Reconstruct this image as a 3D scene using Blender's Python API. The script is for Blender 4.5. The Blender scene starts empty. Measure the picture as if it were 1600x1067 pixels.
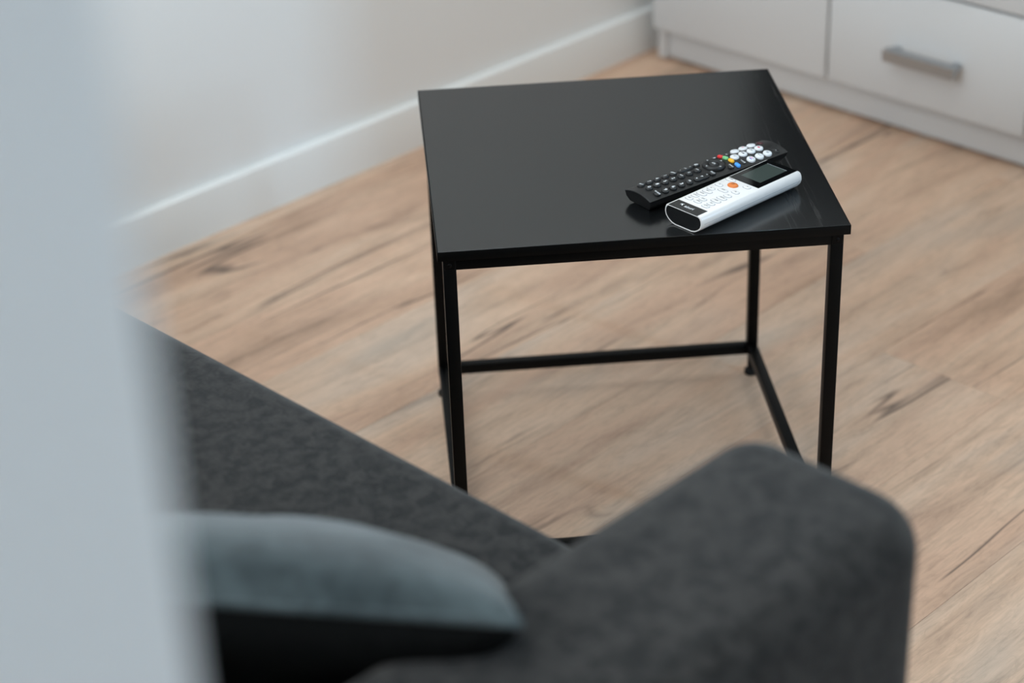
import bpy, bmesh, math, random
from mathutils import Vector, Matrix, noise

random.seed(7)
sc = bpy.context.scene
COL = sc.collection
R = math.radians

# ------------------------------------------------------------------ camera
RIGHT = Vector((0.701376, -0.712079, -0.031866))
UP = Vector((0.367069, 0.322506, 0.872496))
FWD = Vector((0.611009, 0.623645, -0.487580))
CAM = Vector((-1.21197, -1.33962, 1.31682))
FPX = 3154.87
cam_d = bpy.data.cameras.new('camera')
cam_d.sensor_width = 36.0
cam_d.lens = FPX / 1600 * 36
cam_d.clip_start = 0.02
cam_d.dof.use_dof = True
cam_d.dof.focus_distance = 2.07
cam_d.dof.aperture_fstop = 3.4
cam = bpy.data.objects.new('camera', cam_d)
COL.objects.link(cam)
cam.matrix_world = Matrix(((RIGHT.x, UP.x, -FWD.x, CAM.x),
                           (RIGHT.y, UP.y, -FWD.y, CAM.y),
                           (RIGHT.z, UP.z, -FWD.z, CAM.z), (0, 0, 0, 1)))
sc.camera = cam

# ------------------------------------------------------------------ world, lights, exposure
world = bpy.data.worlds.new('world')
sc.world = world
world.use_nodes = True
world.node_tree.nodes['Background'].inputs[0].default_value = (0.62, 0.75, 0.92, 1)
world.node_tree.nodes['Background'].inputs[1].default_value = 0.6

sc.view_settings.view_transform = 'Standard'
sc.view_settings.look = 'None'
sc.view_settings.exposure = 0.0
sc.view_settings.gamma = 1.0
sc.view_settings.use_curve_mapping = False


def area(name, loc, rot, sx, sy, power, color, spread=180):
    d = bpy.data.lights.new(name, 'AREA')
    d.shape = 'RECTANGLE'
    d.size, d.size_y = sx, sy
    d.energy = power
    d.color = color
    d.spread = R(spread)
    o = bpy.data.objects.new(name, d)
    o.location = loc
    o.rotation_euler = rot
    COL.objects.link(o)
    return o


# daylight in an assumed, unseen window of the left wall
area('assumed_daylight_left', (-2.52, -0.02, 1.62), (R(90), 0, R(-90)), 1.4, 1.2, 44, (0.86, 0.94, 1.0))
# broad overhead light, added; its source is unseen
area('added_overhead_light', (-0.40, 0.02, 2.46), (0, 0, 0), 3.6, 1.6, 30, (0.85, 0.95, 1.0))
# added warm fill, balances the blue on the near wall end; no lamp seen
area('added_warm_fill', (-0.60, -2.3, 2.46), (0, 0, 0), 0.4, 0.4, 4.0, (1.0, 0.58, 0.22))
# narrow blue light added behind the camera for the bluish patch on the wall
area('added_hall_light', (1.00, -3.27, 1.75), (R(90), 0, R(10)), 0.20, 1.3, 39, (0.46, 0.74, 1.0))


# ------------------------------------------------------------------ material helpers
def lin(r, g, b):
    def f(c):
        c /= 255
        return c / 12.92 if c <= .04045 else ((c + .055) / 1.055) ** 2.4
    return (f(r), f(g), f(b), 1)


def mat(name, color, rough=0.5, metal=0.0, spec=0.5):
    m = bpy.data.materials.new(name)
    m.use_nodes = True
    b = m.node_tree.nodes['Principled BSDF']
    b.inputs['Base Color'].default_value = color
    b.inputs['Roughness'].default_value = rough
    b.inputs['Metallic'].default_value = metal
    b.inputs['Specular IOR Level'].default_value = spec
    return m


class NT:
    def __init__(s, m):
        s.t = m.node_tree
        s.b = s.t.nodes['Principled BSDF']

    def n(s, typ, **kw):
        nd = s.t.nodes.new(typ)
        for k, v in kw.items():
            if k.startswith('i_'):
                key = k[2:]
                key = int(key) if key.isdigit() else key.replace('_', ' ')
                nd.inputs[key].default_value = v
            else:
                setattr(nd, k, v)
        return nd

    def l(s, a, b):
        s.t.links.new(a, b)

    def ramp(s, fac, stops):
        nd = s.n('ShaderNodeValToRGB')
        e = nd.color_ramp.elements
        while len(e) < len(stops):
            e.new(0.5)
        for k, (p, c) in enumerate(stops):
            e[k].position = p
            e[k].color = c
        s.l(fac, nd.inputs[0])
        return nd.outputs[0]

    def noise(s, vec, scale, detail=2, rough=.5, dist=0.0):
        nd = s.n('ShaderNodeTexNoise')
        nd.inputs['Scale'].default_value = scale
        nd.inputs['Detail'].default_value = detail
        nd.inputs['Roughness'].default_value = rough
        nd.inputs['Distortion'].default_value = dist
        s.l(vec, nd.inputs['Vector'])
        return nd.outputs[0]

    def mapping(s, vec, scale, rot=(0, 0, 0)):
        nd = s.n('ShaderNodeMapping')
        nd.inputs['Scale'].default_value = scale
        nd.inputs['Rotation'].default_value = rot
        s.l(vec, nd.inputs['Vector'])
        return nd.outputs[0]

    def mix(s, fac, a, b, mode='MIX'):
        nd = s.n('ShaderNodeMix', data_type='RGBA', blend_type=mode)
        for sock, v in ((nd.inputs[0], fac), (nd.inputs[6], a), (nd.inputs[7], b)):
            if hasattr(v, 'links'):
                s.l(v, sock)
            else:
                sock.default_value = v
        return nd.outputs[2]

    def math(s, op, a, b=None, c=None):
        nd = s.n('ShaderNodeMath', operation=op)
        for k, v in enumerate((a, b, c)):
            if v is None:
                continue
            if hasattr(v, 'links'):
                s.l(v, nd.inputs[k])
            else:
                nd.inputs[k].default_value = v
        return nd.outputs[0]

    def bump(s, h, strength, dist):
        nd = s.n('ShaderNodeBump')
        nd.inputs['Strength'].default_value = strength
        nd.inputs['Distance'].default_value = dist
        s.l(h, nd.inputs['Height'])
        s.l(nd.outputs[0], s.b.inputs['Normal'])

    def coord(s, kind='Object'):
        return s.n('ShaderNodeTexCoord').outputs[kind]


def g(v):
    return (v, v, v, 1)


def wood_floor():
    m = mat('oak_plank', lin(190, 160, 135), 0.42, spec=0.35)
    t = NT(m)
    co = t.coord()
    rnd = t.n('ShaderNodeObjectInfo').outputs['Random']
    off = t.n('ShaderNodeCombineXYZ')
    t.l(t.math('MULTIPLY', rnd, 53.0), off.inputs[0])
    t.l(t.math('MULTIPLY', rnd, 91.0), off.inputs[1])
    t.l(t.math('MULTIPLY', rnd, 13.0), off.inputs[2])
    add = t.n('ShaderNodeVectorMath', operation='ADD')
    t.l(co, add.inputs[0])
    t.l(off.outputs[0], add.inputs[1])
    v = add.outputs[0]
    # slow warp so that the figure wanders across the plank
    broad = t.noise(t.mapping(v, (1.5, 8.0, 1), (0, 0, R(4))), 1.0, 3, .55, .6)
    base = t.ramp(broad, [(.28, lin(184, 150, 125)), (.42, lin(208, 170, 144)), (.52, lin(216, 181, 154)),
                          (.64, lin(214, 185, 162)), (.78, lin(196, 173, 155))])
    streak = t.noise(t.mapping(v, (3.0, 26.0, 1), (0, 0, R(5))), 1.0, 6, .68, 1.1)
    sfac = t.ramp(streak, [(.28, g(.60)), (.41, g(.85)), (.52, g(.97)), (.66, g(1.0)), (.80, g(.88))])
    c1 = t.mix(1.0, base, sfac, 'MULTIPLY')
    mott = t.noise(t.mapping(v, (26.0, 95.0, 1), (0, 0, R(8))), 1.0, 4, .65, 1.5)
    c1 = t.mix(1.0, c1, t.ramp(mott, [(.30, g(.85)), (.5, g(1.0)), (.72, g(1.07))]), 'MULTIPLY')
    # grey veil
    veil = t.noise(t.mapping(v, (1.9, 7.0, 1), (0, 0, R(-4))), 1.0, 2, .5, .4)
    vf = t.ramp(veil, [(.58, g(0)), (.74, g(.50))])
    c2 = t.mix(vf, c1, lin(170, 159, 147))
    # dark checks: thin level lines of a stretched noise, kept only in places
    ck = t.noise(t.mapping(v, (0.75, 8.5, 1), (0, 0, R(5))), 1.0, 3, .5, .5)
    line = t.math('ABSOLUTE', t.math('SUBTRACT', ck, 0.5))
    lf = t.ramp(line, [(.0, g(1)), (.004, g(.7)), (.013, g(0))])
    keep = t.ramp(t.noise(t.mapping(v, (3.0, 8.0, 1)), 1.0, 2), [(.50, g(0)), (.60, g(1))])
    c3 = t.mix(t.math('MULTIPLY', lf, keep), c2, lin(112, 94, 82))
    # knots, few and faint
    kv = t.n('ShaderNodeTexVoronoi')
    kv.inputs['Scale'].default_value = 1.0
    t.l(t.mapping(v, (1.7, 5.5, 1)), kv.inputs['Vector'])
    kf = t.ramp(kv.outputs['Distance'], [(.015, g(.55)), (.05, g(.22)), (.10, g(0))])
    c4 = t.mix(kf, c3, lin(128, 108, 94))
    # fine grain
    fine = t.noise(t.mapping(v, (14.0, 260.0, 1), (0, 0, R(3))), 1.0, 3, .65)
    ff = t.ramp(fine, [(.3, g(.88)), (.55, g(1.0)), (.75, g(1.04))])
    c5 = t.mix(1.0, c4, ff, 'MULTIPLY')
    tone = t.ramp(rnd, [(0.0, g(.95)), (.5, g(1.0)), (1.0, g(1.04))])
    c6 = t.mix(1.0, c5, tone, 'MULTIPLY')
    t.l(c6, t.b.inputs['Base Color'])
    rr = t.math('MULTIPLY_ADD', fine, 0.15, 0.38)
    t.l(rr, t.b.inputs['Roughness'])
    t.bump(fine, 0.25, 0.0006)
    return m


def fabric(name, c_dark, c_light, scale, sheen=.25, lo=.38, hi=.64):
    m = mat(name, c_dark, 0.95, spec=0.1)
    t = NT(m)
    co = t.coord()
    a = t.noise(co, scale, 3, .6, .8)
    b = t.noise(co, scale * 5, 2, .6)
    col = t.ramp(a, [(lo, c_dark), (hi, c_light)])
    col2 = t.mix(1.0, col, t.ramp(b, [(.35, g(.80)), (.68, g(1.20))]), 'MULTIPLY')
    t.l(col2, t.b.inputs['Base Color'])
    t.b.inputs['Sheen Weight'].default_value = sheen
    t.b.inputs['Sheen Roughness'].default_value = 0.5
    t.bump(b, 0.5, 0.0012)
    return m


def wall_paint(name, col, rough=.85):
    m = mat(name, col, rough, spec=.2)
    t = NT(m)
    h = t.noise(t.coord(), 180, 3, .6)
    t.bump(h, 0.12, 0.0008)
    return m


def black_veneer():
    m = mat('black_woodgrain', lin(12, 13, 14), 0.32, spec=0.75)
    t = NT(m)
    co = t.coord()
    w = t.noise(t.mapping(co, (22, 1.3, 1)), 1.0, 2, .5, 1.0)
    p = t.noise(t.mapping(co, (430, 10, 1), (0, 0, R(1.5))), 1.0, 2, .6)
    keep = t.ramp(w, [(.50, g(0)), (.62, g(1))])
    sep = t.n('ShaderNodeSeparateXYZ')
    t.l(co, sep.inputs[0])
    keep = t.math('MULTIPLY', keep, t.ramp(sep.outputs[0], [(.20, g(0)), (.27, g(1))]))
    pores = t.math('MULTIPLY', t.ramp(p, [(.54, g(0)), (.68, g(1))]), keep)
    col = t.mix(pores, lin(15, 16, 17), lin(7, 7, 8))
    t.l(col, t.b.inputs['Base Color'])
    t.l(t.math('MULTIPLY_ADD', pores, 0.14, 0.19), t.b.inputs['Roughness'])
    t.bump(t.math('MULTIPLY', pores, -1.0), 0.08, 0.0005)
    return m


def speck_plastic(name, col, rough, amount=.04, spec=.5):
    m = mat(name, col, rough, spec=spec)
    t = NT(m)
    h = t.noise(t.coord(), 2600, 2)
    t.bump(h, amount, 0.0002)
    return m


def painted(name, col, rough=.5, spec=.4):
    m = mat(name, col, rough, spec=spec)
    t = NT(m)
    h = t.noise(t.coord(), 60, 3)
    t.l(t.math('MULTIPLY_ADD', h, .12, rough - .06), t.b.inputs['Roughness'])
    return m


def brushed(name, col):
    m = mat(name, col, .42, 1.0)
    t = NT(m)
    h = t.noise(t.mapping(t.coord(), (900, 6, 900)), 1.0, 2)
    t.l(t.math('MULTIPLY_ADD', h, .2, .3), t.b.inputs['Roughness'])
    return m


M = dict(
    floor=wood_floor(),
    subfloor=wall_paint('screed', lin(90, 84, 78)),
    wall=wall_paint('white_wall_paint', lin(234, 233, 231)),
    ceiling=wall_paint('ceiling_paint', lin(235, 235, 232)),
    trim=painted('white_trim_paint', lin(232, 231, 228), .45),
    cabinet=painted('white_melamine', lin(206, 206, 206), .5),
    cabin=painted('melamine_inside', lin(120, 118, 114), .7),
    alu=brushed('brushed_aluminium', lin(176, 179, 182)),
    veneer=black_veneer(),
    edge=speck_plastic('black_edge_band', lin(5, 5, 5), .45, .05, .12),
    steel=speck_plastic('black_powder_coat', lin(4, 4, 4), .45, .12, .13),
    rubber=speck_plastic('black_rubber', lin(14, 14, 14), .7, .1, .3),
    sofa=fabric('charcoal_fabric', lin(26, 25, 24), lin(47, 45, 43), 75, .15, .40, .60),
    pillow=fabric('grey_green_velvet', lin(46, 54, 56), lin(68, 77, 79), 14, .22),
    pillow_shaded=fabric('shaded_velvet_back', lin(6, 7, 7), lin(9, 10, 10), 60, 0.0),  # shade of the cushion's back put into a near-black colour
    rblack=speck_plastic('black_matte_plastic', lin(9, 9, 10), .36, .1, .45),
    rkey=speck_plastic('black_rubber_key', lin(15, 15, 16), .45, .05, .5),
    rwhite=speck_plastic('white_key', lin(218, 219, 221), .4, .02),
    acwhite=speck_plastic('white_gloss_plastic', lin(224, 221, 219), .3, .01),
    gloss=mat('black_gloss_glass', lin(9, 10, 11), .04),
    lcd=mat('lcd_glass', lin(62, 70, 66), .06),
    red=mat('red_key', lin(214, 44, 44), .4),
    green=mat('green_key', lin(116, 190, 128), .4),
    yellow=mat('yellow_key', lin(240, 178, 40), .4),
    blue=mat('blue_key', lin(72, 152, 234), .4),
    orange=mat('orange_key', lin(216, 120, 52), .45),
    darkred=mat('dark_red_key', lin(70, 26, 34), .5),
    ink_white=mat('white_print', lin(240, 242, 244), .6),
    ink_black=mat('black_print', lin(34, 34, 38), .6),
    ink_grey=mat('grey_print', lin(160, 162, 168), .6),
    gap_shade=mat('grey_gap_shade', lin(150, 154, 162), .7),
    ink_red=mat('red_print', lin(214, 46, 84), .6),
    ink_pink=mat('pink_print', lin(226, 150, 196), .6),
    ink_blue=mat('blue_print', lin(70, 80, 170), .6),
    tvglass=mat('television_glass', lin(5, 5, 6), .3, spec=.15),
)


# ------------------------------------------------------------------ object helpers
def link(name, me, m=None, parent=None, loc=None, rot=None):
    o = bpy.data.objects.new(name, me)
    COL.objects.link(o)
    if m is not None and me is not None and not me.materials:
        me.materials.append(m)
    if parent is not None:
        o.parent = parent
    if loc is not None:
        o.location = loc
    if rot is not None:
        o.rotation_euler = rot
    return o


def tag(o, label, cat, group=None):
    o['label'] = label
    o['category'] = cat
    if group:
        o['group'] = group
    return o


def struct(o):
    o['kind'] = 'structure'
    return o


def empty(name, loc=(0, 0, 0), rz=0):
    o = bpy.data.objects.new(name, None)
    o.empty_display_size = .05
    COL.objects.link(o)
    o.location = loc
    o.rotation_euler = (0, 0, rz)
    return o


def mesh(name, bm, smooth=None):
    me = bpy.data.meshes.new(name)
    bmesh.ops.recalc_face_normals(bm, faces=bm.faces)
    bm.to_mesh(me)
    bm.free()
    if smooth is not None:
        for p in me.polygons:
            p.use_smooth = True
        if smooth < 180:
            me.set_sharp_from_angle(angle=R(smooth))
    return me


def box(bm, x0, x1, y0, y1, z0, z1):
    vs = [bm.verts.new((x, y, z)) for x in (x0, x1) for y in (y0, y1) for z in (z0, z1)]
    for f in ((0, 1, 3, 2), (4, 6, 7, 5), (0, 4, 5, 1), (2, 3, 7, 6), (0, 2, 6, 4), (1, 5, 7, 3)):
        bm.faces.new([vs[i] for i in f])
    return vs


def bevbox(x0, x1, y0, y1, z0, z1, r=0.0, seg=2, smooth=40, name='box'):
    bm = bmesh.new()
    box(bm, x0, x1, y0, y1, z0, z1)
    if r > 0:
        bmesh.ops.bevel(bm, geom=bm.edges[:], offset=r, segments=seg, profile=.5, affect='EDGES')
    return mesh(name, bm, smooth if r > 0 else None)


def cyl(bm, cx, cy, z0, z1, r0, r1=None, n=20):
    r1 = r0 if r1 is None else r1
    a = [bm.verts.new((cx + r0 * math.cos(2 * math.pi * k / n), cy + r0 * math.sin(2 * math.pi * k / n), z0)) for k in range(n)]
    b = [bm.verts.new((cx + r1 * math.cos(2 * math.pi * k / n), cy + r1 * math.sin(2 * math.pi * k / n), z1)) for k in range(n)]
    bm.faces.new(a[::-1])
    bm.faces.new(b)
    for k in range(n):
        bm.faces.new((a[k], a[(k + 1) % n], b[(k + 1) % n], b[k]))


def lathe(prof, n=24, sx=1.0, sy=1.0):
    """prof: (radius, z) from bottom to top; closed with caps"""
    bm = bmesh.new()
    rings = []
    for r, z in prof:
        rings.append([bm.verts.new((sx * r * math.cos(2 * math.pi * k / n), sy * r * math.sin(2 * math.pi * k / n), z)) for k in range(n)])
    bm.faces.new(rings[0][::-1])
    bm.faces.new(rings[-1])
    for a, b in zip(rings, rings[1:]):
        for k in range(n):
            bm.faces.new((a[k], a[(k + 1) % n], b[(k + 1) % n], b[k]))
    return bm


def pill(lx, ly, hgt, edge, n=6):
    """rounded button, lx along x, ly along y, z from 0 to hgt with rounded rim"""
    r = min(lx, ly) / 2
    def outline(ins):
        rr = r - ins
        pts = []
        for cx, cy, a0 in ((lx / 2 - r, ly / 2 - r, 0), (-lx / 2 + r, ly / 2 - r, 90),
                           (-lx / 2 + r, -ly / 2 + r, 180), (lx / 2 - r, -ly / 2 + r, 270)):
            for k in range(n + 1):
                a = R(a0 + 90 * k / n)
                pts.append((cx + rr * math.cos(a), cy + rr * math.sin(a)))
        return pts
    bm = bmesh.new()
    rings = []
    for ins, z in ((0, 0), (0, hgt - edge), (edge * .3, hgt - edge * .3), (edge, hgt)):
        rings.append([bm.verts.new((x, y, z)) for x, y in outline(ins)])
    bm.faces.new(rings[0][::-1])
    bm.faces.new(rings[-1])
    for a, b in zip(rings, rings[1:]):
        for k in range(len(a)):
            j = (k + 1) % len(a)
            bm.faces.new((a[k], a[j], b[j], b[k]))
    bmesh.ops.remove_doubles(bm, verts=bm.verts, dist=1e-7)
    return mesh('button', bm, 50)


_txt = {}


def text_mesh(s, size, m, ext=0.00006):
    key = (s, size, m.name)
    if key in _txt:
        return _txt[key]
    cu = bpy.data.curves.new('t', 'FONT')
    cu.body = s
    cu.size = size
    cu.extrude = ext
    cu.resolution_u = 2
    cu.align_x = 'CENTER'
    cu.align_y = 'CENTER'
    o = bpy.data.objects.new('t', cu)
    COL.objects.link(o)
    dg = bpy.context.evaluated_depsgraph_get()
    me = bpy.data.meshes.new_from_object(o.evaluated_get(dg))
    bpy.data.objects.remove(o)
    bpy.data.curves.remove(cu)
    me.materials.clear()
    me.materials.append(m)
    _txt[key] = me
    return me


# ================================================================== SETTING
WALL_Y = 0.925
WALL_X = 1.76
LEFT_X = -2.50
HALL_Y = -3.30

bm = bmesh.new()
box(bm, LEFT_X - .1, WALL_X + .1, HALL_Y - .1, WALL_Y + .1, -.12, -.0095)
floor = struct(link('floor', mesh('floor', bm), M['subfloor']))

PW, PL = 0.18445, 1.38
SEAM = -0.0392
bm = bmesh.new()
gp, ch = 0.00015, 0.0004
a = [(0, 0), (PL, 0), (PL, PW), (0, PW)]
lo = [bm.verts.new((min(max(x, gp), PL - gp), min(max(y, gp), PW - gp), -.009)) for x, y in a]
mi = [bm.verts.new((min(max(x, gp), PL - gp), min(max(y, gp), PW - gp), -ch)) for x, y in a]
hi = [bm.verts.new((min(max(x, gp + ch), PL - gp - ch), min(max(y, gp + ch), PW - gp - ch), 0)) for x, y in a]
bm.faces.new(lo[::-1])
bm.faces.new(hi)
for p, q in ((lo, mi), (mi, hi)):
    for k in range(4):
        bm.faces.new((p[k], p[(k + 1) % 4], q[(k + 1) % 4], q[k]))
plank_me = mesh('plank', bm)
plank_me.materials.append(M['floor'])
row_end = {-1: 0.7402}
for row in range(-18, 6):
    y0 = SEAM + row * PW
    if y0 + .01 > WALL_Y:
        continue
    end = row_end.get(row, {0: 1.30, 1: -.42, 2: .10, 3: -.55, 4: 1.02, -2: -.12, -3: 1.05, -4: .38}.get(row, random.uniform(-.6, .8)))
    x = end - PL * math.ceil((end - LEFT_X) / PL)
    while x < WALL_X:
        if x + PL > LEFT_X - .02:
            link('plank', plank_me, None, floor, (x, y0, 0))
        x += PL


def slab(name, x0, x1, y0, y1, z0, z1, m):
    bm = bmesh.new()
    box(bm, x0, x1, y0, y1, z0, z1)
    return struct(link(name, mesh(name, bm), m))


CEIL = 2.5
slab('ceiling', LEFT_X - .1, WALL_X + .1, HALL_Y - .1, WALL_Y + .1, CEIL, CEIL + .1, M['ceiling'])
slab('wall_back', LEFT_X - .1, WALL_X + .1, WALL_Y, WALL_Y + .1, 0, CEIL, M['wall'])
slab('wall_right', WALL_X, WALL_X + .1, HALL_Y, WALL_Y, 0, CEIL, M['wall'])
# left wall with a window opening
bm = bmesh.new()
wy0, wy1, wz0, wz1 = -.74, .70, 1.0, 2.24
box(bm, LEFT_X - .1, LEFT_X, HALL_Y, wy0, 0, CEIL)
box(bm, LEFT_X - .1, LEFT_X, wy1, WALL_Y, 0, CEIL)
box(bm, LEFT_X - .1, LEFT_X, wy0, wy1, 0, wz0)
box(bm, LEFT_X - .1, LEFT_X, wy0, wy1, wz1, CEIL)
struct(link('wall_left', mesh('wall_left', bm), M['wall']))
# unseen hallway end wall, narrow window added for the blue light
bm = bmesh.new()
hx0, hx1, hz0, hz1 = .80, 1.20, .55, 2.35
box(bm, LEFT_X - .1, hx0, HALL_Y - .1, HALL_Y, 0, CEIL)
box(bm, hx1, WALL_X + .1, HALL_Y - .1, HALL_Y, 0, CEIL)
box(bm, hx0, hx1, HALL_Y - .1, HALL_Y, 0, hz0)
box(bm, hx0, hx1, HALL_Y - .1, HALL_Y, hz1, CEIL)
struct(link('wall_front', mesh('wall_front', bm), M['wall']))


def window_frame(name, horiz, c0, c1, z0, z1, plane):
    bm = bmesh.new()
    t = .05
    def b(p0, p1, q0, q1):
        if horiz:
            box(bm, p0, p1, plane - .03, plane + .03, q0, q1)
        else:
            box(bm, plane - .03, plane + .03, p0, p1, q0, q1)
    b(c0, c1, z0, z0 + t)
    b(c0, c1, z1 - t, z1)
    b(c0, c0 + t, z0 + t, z1 - t)
    b(c1 - t, c1, z0 + t, z1 - t)
    return struct(link(name, mesh(name, bm), M['trim']))


window_frame('window_1', False, wy0, wy1, wz0, wz1, LEFT_X - .07)
window_frame('added_window', True, hx0, hx1, hz0, hz1, HALL_Y - .07)  # frame of the added hallway window, out of view

# the wall that the picture is taken past: its end stands close to the camera
edge = CAM + (FWD + RIGHT * ((249 - 800) / FPX)) * 0.46
PX, PY = edge.x, edge.y
bm = bmesh.new()
box(bm, LEFT_X, PX, PY, PY + .10, 0, CEIL)
bmesh.ops.bevel(bm, geom=[e for e in bm.edges if abs(e.verts[0].co.z - e.verts[1].co.z) > 1 and e.verts[0].co.x > PX - .01],
                offset=.004, segments=3, affect='EDGES')
struct(link('wall_near_left', mesh('wall_near_left', bm, 40), M['wall']))
slab('wall_near_right_added', 0.815, WALL_X, PY, PY + .10, 0, CEIL, M['wall'])  # unseen wall, added; its end is placed to bound the blue hall light

# baseboards
def baseboard(name, x0, x1):
    bm = bmesh.new()
    prof = [(WALL_Y, 0), (.910, 0), (.910, .0700), (.9112, .0738), (.9150, .0755), (WALL_Y, .0755)]
    A = [bm.verts.new((x0, y, z)) for y, z in prof]
    B = [bm.verts.new((x1, y, z)) for y, z in prof]
    bm.faces.new(A)
    bm.faces.new(B[::-1])
    for k in range(len(prof)):
        j = (k + 1) % len(prof)
        bm.faces.new((A[k], A[j], B[j], B[k]))
    return struct(link(name, mesh(name, bm, 35), M['trim']))


baseboard('baseboard_back', LEFT_X, WALL_X)

# ================================================================== TV CABINET
CX = 1.346          # plane of the plinth
cab = empty('tv_cabinet', (CX, 0, 0))
tag(cab, 'low white cabinet with doors, drawers and a bar handle in the room corner', 'cabinet')
CY0, CY1, CH = -.625, .8735, .47


def cpart(name, x0, x1, y0, y1, z0, z1, r=.001, m='cabinet', parent=cab):
    me = bevbox(x0 - CX, x1 - CX, y0, y1, z0, z1, r, 2)
    return link(name, me, M[m], parent)


FX = CX - .020      # front plane of the doors
for y0, y1 in ((CY1 - .0185, CY1), (CY0, CY0 + .0185)):
    cpart('side_panel', FX + .0185, WALL_X - .02, y0, y1, 0.004, CH - .02)
cpart('plinth', CX + .006, CX + .022, CY0 + .0185, CY1 - .0185, .006, .0655)
cpart('bottom_panel', FX + .0185, WALL_X - .02, CY0 + .0185, CY1 - .0185, .0660, .082, m='cabin')
cpart('back_panel', WALL_X - .03, WALL_X - .021, CY0 + .0185, CY1 - .0185, .082, CH - .02, m='cabin')
cpart('top_panel', FX, WALL_X - .02, CY0 - .004, CY1 + .004, CH - .0195, CH, .0015)
cols = [(.4975, .8690), (.1238, .4925), (-.2500, .1188), (-.6210, -.2550)]
for y0, y1 in ((.4955, .4945), (.1218, .1208), (-.252, -.253)):
    cpart('divider', FX + .020, WALL_X - .035, y0 - .008, y1 + .009, .0825, CH - .021, .0008, 'cabin')


def handle(parent, yc, zc):
    bm = bmesh.new()
    x = FX - CX
    # bar: flat top, sloped grip face
    prof = [(x - .030, zc + .008), (x - .012, zc + .008), (x - .012, zc + .004), (x - .025, zc - .008), (x - .030, zc - .010)]
    hl = .066
    A = [bm.verts.new((px, yc - hl, pz)) for px, pz in prof]
    B = [bm.verts.new((px, yc + hl, pz)) for px, pz in prof]
    bm.faces.new(A)
    bm.faces.new(B[::-1])
    for k in range(len(prof)):
        j = (k + 1) % len(prof)
        bm.faces.new((A[k], A[j], B[j], B[k]))
    for s in (-1, 1):
        box(bm, x - .0125, x - .0002, yc + s * .055 - .006, yc + s * .055 + .006, zc - .001, zc + .008)
    return link('handle', mesh('handle', bm), M['alu'], parent)


ZS = [(.0640, .2480), (.2530, .4485)]
for k, (y0, y1) in enumerate(cols):
    if k in (0, 3):
        d = cpart('door', FX, FX + .018, y0, y1, ZS[0][0], ZS[1][1], .0012)
        if k == 3:
            handle(d, y0 + .09, .36)
    else:
        for z0, z1 in ZS:
            d = cpart('drawer', FX, FX + .018, y0, y1, z0, z1, .0012)
            handle(d, (y0 + y1) / 2 - .006, (z0 + z1) / 2 - .010)

# television standing on the cabinet (seen mirrored in the table top and the remote's glass)
tv = empty('television', (1.52, .175, CH))
tag(tv, 'wide black flat television standing on the low white cabinet', 'television')
link('casing', bevbox(-.012, .028, -.615, .615, .06, .77, .004, 2), M['rblack'], tv)
link('screen', bevbox(-.0135, -.0115, -.608, .608, .073, .763, .0005, 1), M['tvglass'], tv)
for s in (-1, 1):
    bm = bmesh.new()
    box(bm, -.09, .10, s * .36 - .012, s * .36 + .012, .0005, .010)
    box(bm, -.008, .022, s * .36 - .010, s * .36 + .010, .010, .064)
    link('foot', mesh('foot', bm), M['rblack'], tv)

# ================================================================== SIDE TABLE
TA = -0.70745
TW, TD, TH = 0.42, 0.43212, 0.41322
tt, ov, th, zr = 0.0134, 0.0055, 0.0106, 0.0452
table = empty('side_table', (0, 0, 0), TA)
tag(table, 'black square side table with wood-grain top on a thin steel frame', 'table')
eb = .0012
top = link('table_top', bevbox(eb, TW - eb, eb, TD - eb, TH - th, TH, .0002, 1), M['veneer'], table)
for x0, x1, y0, y1 in ((0, TW, 0, eb), (0, TW, TD - eb, TD), (0, eb, eb, TD - eb), (TW - eb, TW, eb, TD - eb)):
    link('edge_band', bevbox(x0, x1, y0, y1, TH - th, TH, .0005, 2), M['edge'], top)
zl = TH - th
xs = ((ov, ov + tt), (TW - ov - tt, TW - ov))
ys = ((ov, ov + tt), (TD - ov - tt, TD - ov))
leg_me = bevbox(0, tt, 0, tt, zr - tt - .001, zl, .0009, 2, name='leg')
foot_me = mesh('foot', lathe([(.0075, 0), (.0086, .0012), (.0086, .0060), (.0048, .0085), (.0048, zr - tt)], 20), 40)
screw_me = mesh('screw', lathe([(.0022, 0), (.0022, .0006), (.0014, .0012)], 12), 40)
for i, (x0, x1) in enumerate(xs):
    for j, (y0, y1) in enumerate(ys):
        lg = link('leg', leg_me, M['steel'], table, (x0, y0, 0))
        link('foot', foot_me, M['rubber'], lg, (tt / 2, tt / 2, 0))
        # collar plate and screw at the head of the leg
        pl = bevbox(.0012, tt - .0012, -.0009, .0, zl - .0125, zl - .0015, .0003, 1)
        if j == 0:
            link('corner_plate', pl, M['steel'], lg)
            link('screw', screw_me, M['steel'], lg, (tt / 2, -.0008, zl - .0072), (R(90), 0, 0))
for z1 in (zl, zr):
    for y0, y1 in ys:
        link('rail', bevbox(xs[0][1] - .0005, xs[1][0] + .0005, y0 + .0003, y1 - .0003, z1 - tt, z1, .0009, 2), M['steel'], table)
    for x0, x1 in xs:
        link('rail', bevbox(x0 + .0003, x1 - .0003, ys[0][1] - .0005, ys[1][0] + .0005, z1 - tt, z1, .0009, 2), M['steel'], table)

# ================================================================== SOFA
SX = -.262
SZ = .400
AZ = .579
SY0, SY1 = -.600, .640
AW = .160
BX = -.97
sofa = empty('sofa', (SX, SY0, 0))
tag(sofa, 'dark grey fabric sofa with rounded arms, in front of the table', 'sofa')


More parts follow.
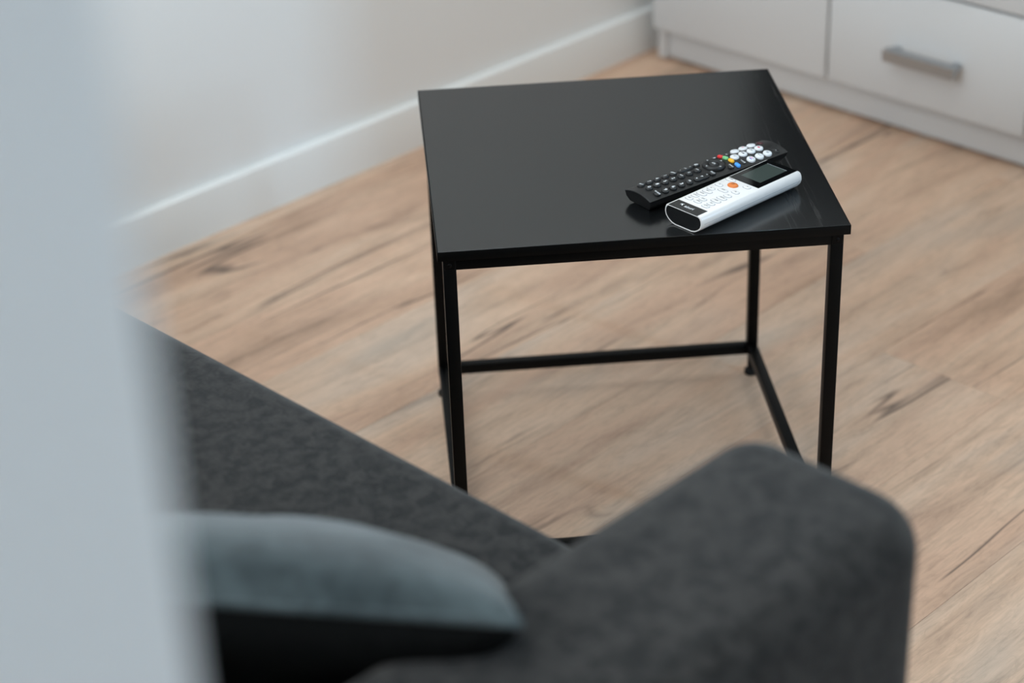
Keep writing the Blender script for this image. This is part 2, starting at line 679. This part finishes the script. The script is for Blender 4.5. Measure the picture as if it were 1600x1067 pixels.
def spart(name, x0, x1, y0, y1, z0, z1, r, seg=6, m='sofa', puff=0.0):
    bm = bmesh.new()
    box(bm, x0 - SX, x1 - SX, y0 - SY0, y1 - SY0, z0, z1)
    bmesh.ops.bevel(bm, geom=bm.edges[:], offset=r, segments=seg, profile=.5, affect='EDGES')
    return link(name, mesh(name, bm, 60), M[m], sofa)


spart('base', BX - .12, SX - .03, SY0 + .0075, SY1 - .0075, .07, .24, .015, 3)
spart('seat_cushion', BX + .005, SX + .008, SY0 + .0075, SY1 - .0075, .2405, SZ, .026)


def arm(y0, y1, outer):
    """upholstered arm: rounded top and rounded front corners, the outer one wider"""
    bm = bmesh.new()
    xf = .009
    box(bm, BX - .18 - SX, xf, y0 - SY0, y1 - SY0, .07, AZ)
    for yc in (y0 - SY0, y1 - SY0):
        vert = [e for e in bm.edges if abs(e.verts[0].co.z - e.verts[1].co.z) > .1 and e.verts[0].co.x > xf - .01
                and abs(e.verts[0].co.y - yc) < 1e-4]
        bmesh.ops.bevel(bm, geom=vert, offset=.052 if abs(yc - (outer - SY0)) < 1e-4 else .036, segments=10, profile=.5, affect='EDGES')
    top = [e for e in bm.edges if e.verts[0].co.z > AZ - .001 and e.verts[1].co.z > AZ - .001]
    bmesh.ops.bevel(bm, geom=top, offset=.030, segments=8, profile=.5, affect='EDGES')
    return link('armrest', mesh('armrest', bm, 60), M['sofa'], sofa)


arm(SY0 - AW - .002, SY0 + .007, SY0 - AW - .002)
arm(SY1 - .007, SY1 + AW + .002, SY1 + AW + .002)
spart('backrest', BX - .18, BX, SY0 + .0075, SY1 - .0075, .2405, .80, .045)
for x in (BX - .14, SX - .07):
    for y in (SY0 - AW + .06, SY1 + AW - .06):
        bm = lathe([(.018, 0), (.026, .070)], 16)
        link('leg', mesh('leg', bm, 40), M['rubber'], sofa, (x - SX, y - SY0, 0))

# ================================================================== CUSHION
def cushion():
    n = 36
    half, T = .190, .060
    A = Vector((-.560, -.672, .610))
    ea = R(130)
    rise = R(3.2)
    e = Vector((math.cos(ea) * math.cos(rise), math.sin(ea) * math.cos(rise), math.sin(rise)))
    tilt = R(38)
    gd = Vector((math.sin(ea) * math.cos(tilt), -math.cos(ea) * math.cos(tilt), -math.sin(tilt)))
    nn = gd.cross(e).normalized()
    gd = e.cross(nn).normalized() * (1 if e.cross(nn).dot(gd) > 0 else -1)
    if nn.z < 0:
        nn = -nn
    C = A + e * half + gd * half
    root = empty('cushion', (C.x, C.y, SZ))
    tag(root, 'grey-green velvet cushion with shade painted black on its back, leaning on the sofa arm', 'cushion')
    for side, name, m in ((1, 'front_cover', 'pillow'), (-1, 'back_cover', 'pillow_shaded')):
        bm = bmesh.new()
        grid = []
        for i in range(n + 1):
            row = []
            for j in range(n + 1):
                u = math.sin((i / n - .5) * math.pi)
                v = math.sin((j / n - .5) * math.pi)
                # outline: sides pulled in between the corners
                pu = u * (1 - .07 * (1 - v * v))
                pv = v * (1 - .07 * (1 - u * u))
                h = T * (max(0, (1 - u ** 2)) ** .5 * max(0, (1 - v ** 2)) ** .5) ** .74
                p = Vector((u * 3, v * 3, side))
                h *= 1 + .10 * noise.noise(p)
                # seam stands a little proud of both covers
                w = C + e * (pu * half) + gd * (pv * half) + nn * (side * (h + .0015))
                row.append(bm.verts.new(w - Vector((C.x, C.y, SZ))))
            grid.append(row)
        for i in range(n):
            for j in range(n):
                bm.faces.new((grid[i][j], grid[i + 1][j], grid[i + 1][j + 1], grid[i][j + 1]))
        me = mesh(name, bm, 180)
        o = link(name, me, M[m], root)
    # piping round the seam
    bm = bmesh.new()
    loop = []
    K = 40
    for sgn in range(4):
        for k in range(K):
            t = -1 + 2 * k / K
            u, v = [(t, -1), (1, t), (-t, 1), (-1, -t)][sgn]
            pu = u * (1 - .07 * (1 - v * v))
            pv = v * (1 - .07 * (1 - u * u))
            loop.append(C + e * (pu * half) + gd * (pv * half) - Vector((C.x, C.y, SZ)))
    rings = []
    N = len(loop)
    for k in range(N):
        t = (loop[(k + 1) % N] - loop[k - 1]).normalized()
        s = t.cross(nn).normalized()
        rings.append([bm.verts.new(loop[k] + (s * math.cos(q * math.pi / 3) + nn * math.sin(q * math.pi / 3)) * .0034) for q in range(6)])
    for k in range(N):
        for q in range(6):
            bm.faces.new((rings[k][q], rings[(k + 1) % N][q], rings[(k + 1) % N][(q + 1) % 6], rings[k][(q + 1) % 6]))
    link('piping', mesh('piping', bm, 180), M['pillow'], root)
    return root


cushion()

# ================================================================== TELEVISION REMOTE
RL, RW = .1945, .0410
remote = empty('television_remote', (0.2051, -0.1031, TH), R(-8.44))
tag(remote, 'long black remote control with white, coloured and black round keys', 'remote')
# local frame: x along the length, y = RW - v  (v = 0 is the left edge)


def dome(v):
    q = (v - RW / 2) / (RW / 2)
    return .0136 + .0040 * (1 - q * q)


def remote_body():
    bm = bmesh.new()
    secs = []
    # x, inset, drop, and how far the underside steps back at that end
    stations = [(0.0, .0007, .0005, (.0008, .0030, .0060)), (.0005, 0, 0, (.0008, .0030, .0060)), (.010, 0, 0, (0, 0, 0)),
                (RL - .026, 0, 0, (0, 0, 0)), (RL - .0005, 0, 0, (-.0030, -.0110, -.0180)), (RL, .0009, .0005, (-.0030, -.0110, -.0180))]
    for x, ins, drop, back in stations:
        ring = []
        n = 14
        for k in range(n + 1):
            v = ins + (RW - 2 * ins) * k / n
            ring.append((x, RW - v, dome(v) - drop))
        low = [(RW - ins - .0012, .0080), (RW - ins - .0045, .0024), (RW - ins - .0085, .0002)]
        right = [(x + b_, RW - v, z) for (v, z), b_ in zip(low, back)]
        left = [(x + b_, v, z) for (v, z), b_ in zip(reversed(low), reversed(back))]
        secs.append([bm.verts.new(p) for p in ring + right + left])
    bm.faces.new(secs[0])
    bm.faces.new(secs[-1][::-1])
    for a, b in zip(secs, secs[1:]):
        for k in range(len(a)):
            j = (k + 1) % len(a)
            bm.faces.new((a[k], a[j], b[j], b[k]))
    return link('body', mesh('remote_body', bm, 35), M['rblack'], remote)


remote_body()


def key_mesh(r, h):
    return mesh('key', lathe([(r, 0), (r, h * .55), (r * .94, h * .86), (r * .80, h)], 22), 50)


K_BLACK = key_mesh(.0043, .0030)
K_BLACK.materials.append(M['rkey'])
K_SMALL = key_mesh(.0037, .0028)
K_SMALL.materials.append(M['rkey'])
K_WHITE = key_mesh(.0049, .0030)
K_WHITE.materials.append(M['rwhite'])


def put_key(me, u, v, name='button', m=None, roll=True):
    z = dome(v) - .0010
    slope = -.0080 * (v - RW / 2) / (RW / 2) ** 2      # dz/dv
    o = link(name, me, m, remote, (u, RW - v, z), (-math.atan(slope) * .7 if roll else 0, 0, 0))
    return o


def legend(parent, s, size, ink, z, dx=0, dy=0):
    o = link('legend', text_mesh(s, size, M[ink]), None, parent, (dx, dy, z), (0, 0, R(-90)))
    return o


VL, VM, VR = .0084, .0209, .0336
rows = [.0157, .0265, .0373, .0485, .0596]
labels = [('TEXT', '0', 'GUIDE'), ('7', '8', '9'), ('4', '5', '6'), ('1', '2', '3'), ('MENU', '<<', '=')]
for u, tr in zip(rows, labels):
    for v, s in zip((VL, VM, VR), tr):
        o = put_key(K_BLACK, u, v)
        legend(o, s, .0060 if len(s) == 1 else (.0040 if len(s) == 2 else .0028), 'ink_white', .00302)
for u, s in ((.0708, '||'), (.0820, '>>')):
    o = put_key(K_BLACK, u, VM)
    legend(o, s, .0038, 'ink_white', .00302)
rock = pill(.0205, .0080, .0028, .0010)
rock.materials.append(M['rkey'])
for v, s in ((VL, 'VOL'), (VR, 'P')):
    o = put_key(rock, .0766, v, 'rocker_button')
    legend(o, '-' if v == VL else 'v', .0046, 'ink_white', .00282, -.0066)
    legend(o, s, .0024 if v == VL else .0040, 'ink_white', .00282, 0)
    legend(o, '+' if v == VL else '^', .0040, 'ink_white', .00282, .0066)
for u, v, s in ((.0920, VL, '@'), (.0918, VR, 'EXIT'), (.1178, VL, '#'), (.1180, VR, 'INFO')):
    o = put_key(K_SMALL, u, v)
    legend(o, s, .0046 if len(s) == 1 else .0027, 'ink_white', .00282)
# ring pad with centre key and four arrows
ring = link('navigation_ring', mesh('navigation_ring', lathe([(.0128, 0), (.0128, .0024), (.0121, .0031), (.0066, .0029), (.0058, .0019)], 40), 50),
            M['rkey'], remote, (.1054, RW - VM, dome(VM) - .0010))
link('centre_key', mesh('centre_key', lathe([(.0052, .0010), (.0052, .0026), (.0046, .0032)], 28), 50), M['rkey'], ring)
legend(ring, 'OK', .0036, 'ink_white', .00322)
for k in range(4):
    aa = R(45 + 90 * k + 45)
    o = link('arrow_mark', text_mesh('^', .0050, M['ink_white']), None, ring,
             (.0094 * math.cos(aa), .0094 * math.sin(aa), .00312), (0, 0, aa - R(90)))
ck = pill(.0046, .0078, .0032, .0012)
for v, m in ((.0080, 'red'), (.0161, 'green'), (.0249, 'yellow'), (.0347, 'blue')):
    put_key(ck.copy(), .1264, v, 'colour_button', M[m])
flat = pill(.0056, .0082, .0018, .0008)
flat.materials.append(M['rkey'])
for u, v, s in ((.1350, VL, 'AV'), (.1360, VR - .0010, 'HOME'), (.1828, VR, '=')):
    o = put_key(flat, u, v)
    legend(o, s, .0024, 'ink_white', .00183)
put_key(flat.copy(), .1827, .0092, 'power_button', None)
pw = [c for c in remote.children if c.name.startswith('power_button')][0]
pw.data.materials.clear()
pw.data.materials.append(M['darkred'])
pw['label'] = 'dark red power button'


def blob(lx, ly, ink):
    me = pill(lx, ly, .00008, .00002, 4)
    me.materials.append(M[ink])
    return me


white = [(.1349, VM, 'g'), (.1467, VL, 'n'), (.1467, VM, 'b'), (.1467, VR, 'c'), (.1586, VL, 'r'), (.1586, VM, 'p'),
         (.1588, VR, 'd'), (.1704, VL, 'n'), (.1698, VM, 'y'), (.1704, VR, 's')]
for u, v, k in white:
    o = put_key(K_WHITE, u, v, 'shortcut_button')
    zt = .00302

    def mk(lx, ly, ink, dx=0, dy=0):
        link('mark', blob(lx, ly, ink), None, o, (dx, dy, zt - .00002))
    if k == 'g':
        mk(.0010, .0046, 'ink_grey', .0006)
        mk(.0006, .0030, 'ink_grey', -.0010, -.0006)
    elif k == 'n':
        mk(.0005, .0040, 'ink_grey')
    elif k == 'b':
        mk(.0014, .0016, 'ink_black', .0004, .0020)
        mk(.0016, .0030, 'ink_black', -.0002, -.0010)
    elif k == 'c':
        mk(.0010, .0010, 'ink_black', .0006, .0026)
        mk(.0020, .0024, 'ink_pink', .0010, .0004)
        mk(.0012, .0036, 'ink_blue', -.0012, -.0004)
        mk(.0010, .0012, 'ink_blue', .0008, -.0022)
    elif k == 'r':
        mk(.0014, .0026, 'ink_red', .0005, .0004)
    elif k == 'p':
        mk(.0012, .0012, 'ink_black', .0010)
        mk(.0005, .0054, 'ink_black', -.0003)
    elif k == 'd':
        mk(.0012, .0014, 'ink_black', .0006, .0022)
        mk(.0006, .0036, 'ink_grey', 0, -.0010)
    elif k == 'y':
        mk(.0022, .0036, 'ink_red')
    elif k == 's':
        mk(.0028, .0034, 'ink_grey')

# ================================================================== AIR CONDITIONER REMOTE
AL, AWD, ATH = .1540, .0430, .0208
ac = empty('air_conditioner_remote', (0.2033, -0.1284, TH), R(-3.38))
tag(ac, 'white remote control with a small screen and an orange key', 'remote')
# local: x along the length, y = -v


def ac_ring(inset, xx):
    """cross-section: flat top v 0..AWD, sides bulging, flat bottom"""
    cv, cz = AWD / 2, ATH / 2
    pts = [(0.0, ATH), (-.0022, ATH - .0012), (-.0038, ATH - .0045), (-.0042, ATH - .0085), (-.0030, ATH - .0128),
           (.0004, ATH - .0166), (.0050, ATH - .0194), (.0100, .0002)]
    full = pts + [(AWD - v, z) for v, z in reversed(pts)]
    out = []
    for v, z in full:
        dv, dz = v - cv, z - cz
        fv = 1 - inset / (AWD / 2 + .004)
        fz = 1 - inset / (ATH / 2)
        out.append((xx, -(cv + dv * fv), cz + dz * fz))
    return out


def ac_body():
    bm = bmesh.new()
    st = [(.0000, .0012), (.0000, .0003), (.0004, 0), (AL - .0035, 0), (AL - .0012, .0009), (AL, .0028)]
    secs = [[bm.verts.new(p) for p in ac_ring(i, x)] for x, i in st]
    # recess at the near end
    inner = [[bm.verts.new(p) for p in ac_ring(.0014, .0)], [bm.verts.new(p) for p in ac_ring(.0014, .0015)]]
    secs = [inner[1], inner[0]] + secs[1:]
    bm.faces.new(secs[0])
    bm.faces.new(secs[-1][::-1])
    for a, b in zip(secs, secs[1:]):
        for k in range(len(a)):
            j = (k + 1) % len(a)
            bm.faces.new((a[k], a[j], b[j], b[k]))
    return link('body', mesh('ac_body', bm, 40), M['acwhite'], ac)


ac_body()
# black end cap, seen as the dark end face, and the black strip with the maker's mark on top
bm = bmesh.new()
secs = [[bm.verts.new(p) for p in ac_ring(.00145, .0002)], [bm.verts.new(p) for p in ac_ring(.00145, .0014)]]
bm.faces.new(secs[0])
bm.faces.new(secs[1][::-1])
for k in range(len(secs[0])):
    j = (k + 1) % len(secs[0])
    bm.faces.new((secs[0][k], secs[0][j], secs[1][j], secs[1][k]))
link('end_cap', mesh('end_cap', bm, 30), M['gloss'], ac)
strip = link('name_strip', bevbox(-.0001, .0150, -.0412, -.0010, ATH - .0004, ATH + .0002, .0001, 1), M['gloss'], ac)
legend(strip, 'azuri', .0062, 'ink_white', ATH + .00022, .0078, -.0225)
# emblem: a small leaping shape of three strokes
bm = bmesh.new()
for pts in (((-.0012, .0022), (.0014, .0016), (.0024, -.0020), (.0016, -.0010), (.0004, .0008)),
            ((-.0018, -.0006), (.0008, .0006), (.0006, -.0008), (-.0016, -.0018)),):
    lo_ = [bm.verts.new((x, y, 0)) for x, y in pts]
    hi_ = [bm.verts.new((x, y, .0001)) for x, y in pts]
    bm.faces.new(lo_[::-1])
    bm.faces.new(hi_)
    for k in range(len(pts)):
        j = (k + 1) % len(pts)
        bm.faces.new((lo_[k], lo_[j], hi_[j], hi_[k]))
link('emblem', mesh('emblem', bm), M['ink_white'], strip, (.0086, -.0118, ATH + .00018))
# screen window and display
win = link('screen_window', bevbox(.0908, AL - .0028, -.0412, -.0006, ATH - .0004, ATH + .0003, .00012, 1), M['gloss'], ac)
lcdo = link('display', bevbox(.1020, .1432, -.0338, -.0068, ATH + .00028, ATH + .0004, .00004, 1), M['lcd'], win)
lcdo['label'] = 'grey liquid crystal display'
bm = bmesh.new()
box(bm, .1430, .1434, -.0338, -.0068, ATH + .00030, ATH + .00048)
link('display_edge', mesh('display_edge', bm), M['ink_grey'], win)
# parting line along the long sides
for s, vv in ((0, -.00405), (1, AWD + .00405)):
    bm = bmesh.new()
    box(bm, .004, AL - .005, -vv - .00025, -vv + .00025, ATH - .0089, ATH - .0085)
    link('parting_line', mesh('parting_line', bm), M['ink_grey'], ac)
small = pill(.0052, .0088, .0010, .0005)
small.materials.append(M['acwhite'])
wide = pill(.0052, .0118, .0010, .0005)
wide.materials.append(M['acwhite'])
gap_s = pill(.0063, .0098, .0003, .0001)  # grey rim paints the shadow in the gap round each button
gap_s.materials.append(M['gap_shade'])
gap_w = pill(.0063, .0128, .0003, .0001)
gap_w.materials.append(M['gap_shade'])
A_, B_, C_ = .0066, .0185, .0312
acb = [(.0866, A_, 'w', 'TURBO'), (.0690, A_, 's', '*'), (.0570, A_, 's', 'o'), (.0492, A_ + .0022, 'w', 'FAN'), (.0410, A_ + .0018, 'w', 'MODE'),
       (.0332, A_, 's', 'CLEAN'), (.0244, A_, 's', 'LED'),
       (.0620, B_, 'w', 'TEMP'), (.0322, B_, 's', 'ECO'), (.0246, B_, 's', 'TIMER'),
       (.0846, C_, 's', '+'), (.0672, C_, 's', 'o'), (.0555, C_, 's', '*'), (.0472, C_ - .0006, 'w', 'SWING'), (.0384, C_ - .0006, 'w', 'SLEEP'),
       (.0300, C_ + .0006, 's', 'SET'), (.0222, C_ + .0006, 's', 'LOCK')]
for u, v, k, s in acb:
    link('button_gap_shade', gap_s if k == 's' else gap_w, None, ac, (u - .0002, -v, ATH - .0002))
    o = link('button', small if k == 's' else wide, None, ac, (u, -v, ATH - .0001))
    legend(o, s, .0034 if len(s) == 1 else .0019, 'ink_black', .00102, .0004)
pb = link('power_button', mesh('power_button', lathe([(.0058, 0), (.0058, .0010), (.0050, .0019), (.0030, .0024)], 28, .86, 1.05), 50), M['orange'], ac, (.0775, -.0180, ATH - .0001))
pb['label'] = 'orange power button'
ring_me = bmesh.new()
for k in range(14):
    a0, a1 = R(30 + 300 * k / 14), R(30 + 300 * (k + 1) / 14)
    q = [ring_me.verts.new((rr * math.cos(x), rr * math.sin(x), 0)) for rr, x in ((.0011, a0), (.0015, a0), (.0015, a1), (.0011, a1))]
    ring_me.faces.new(q)
box(ring_me, .0002, .0019, -.0002, .0002, -.00005, .00004)
link('power_mark', mesh('power_mark', ring_me), M['ink_black'], pb, (.0003, 0, .00245))
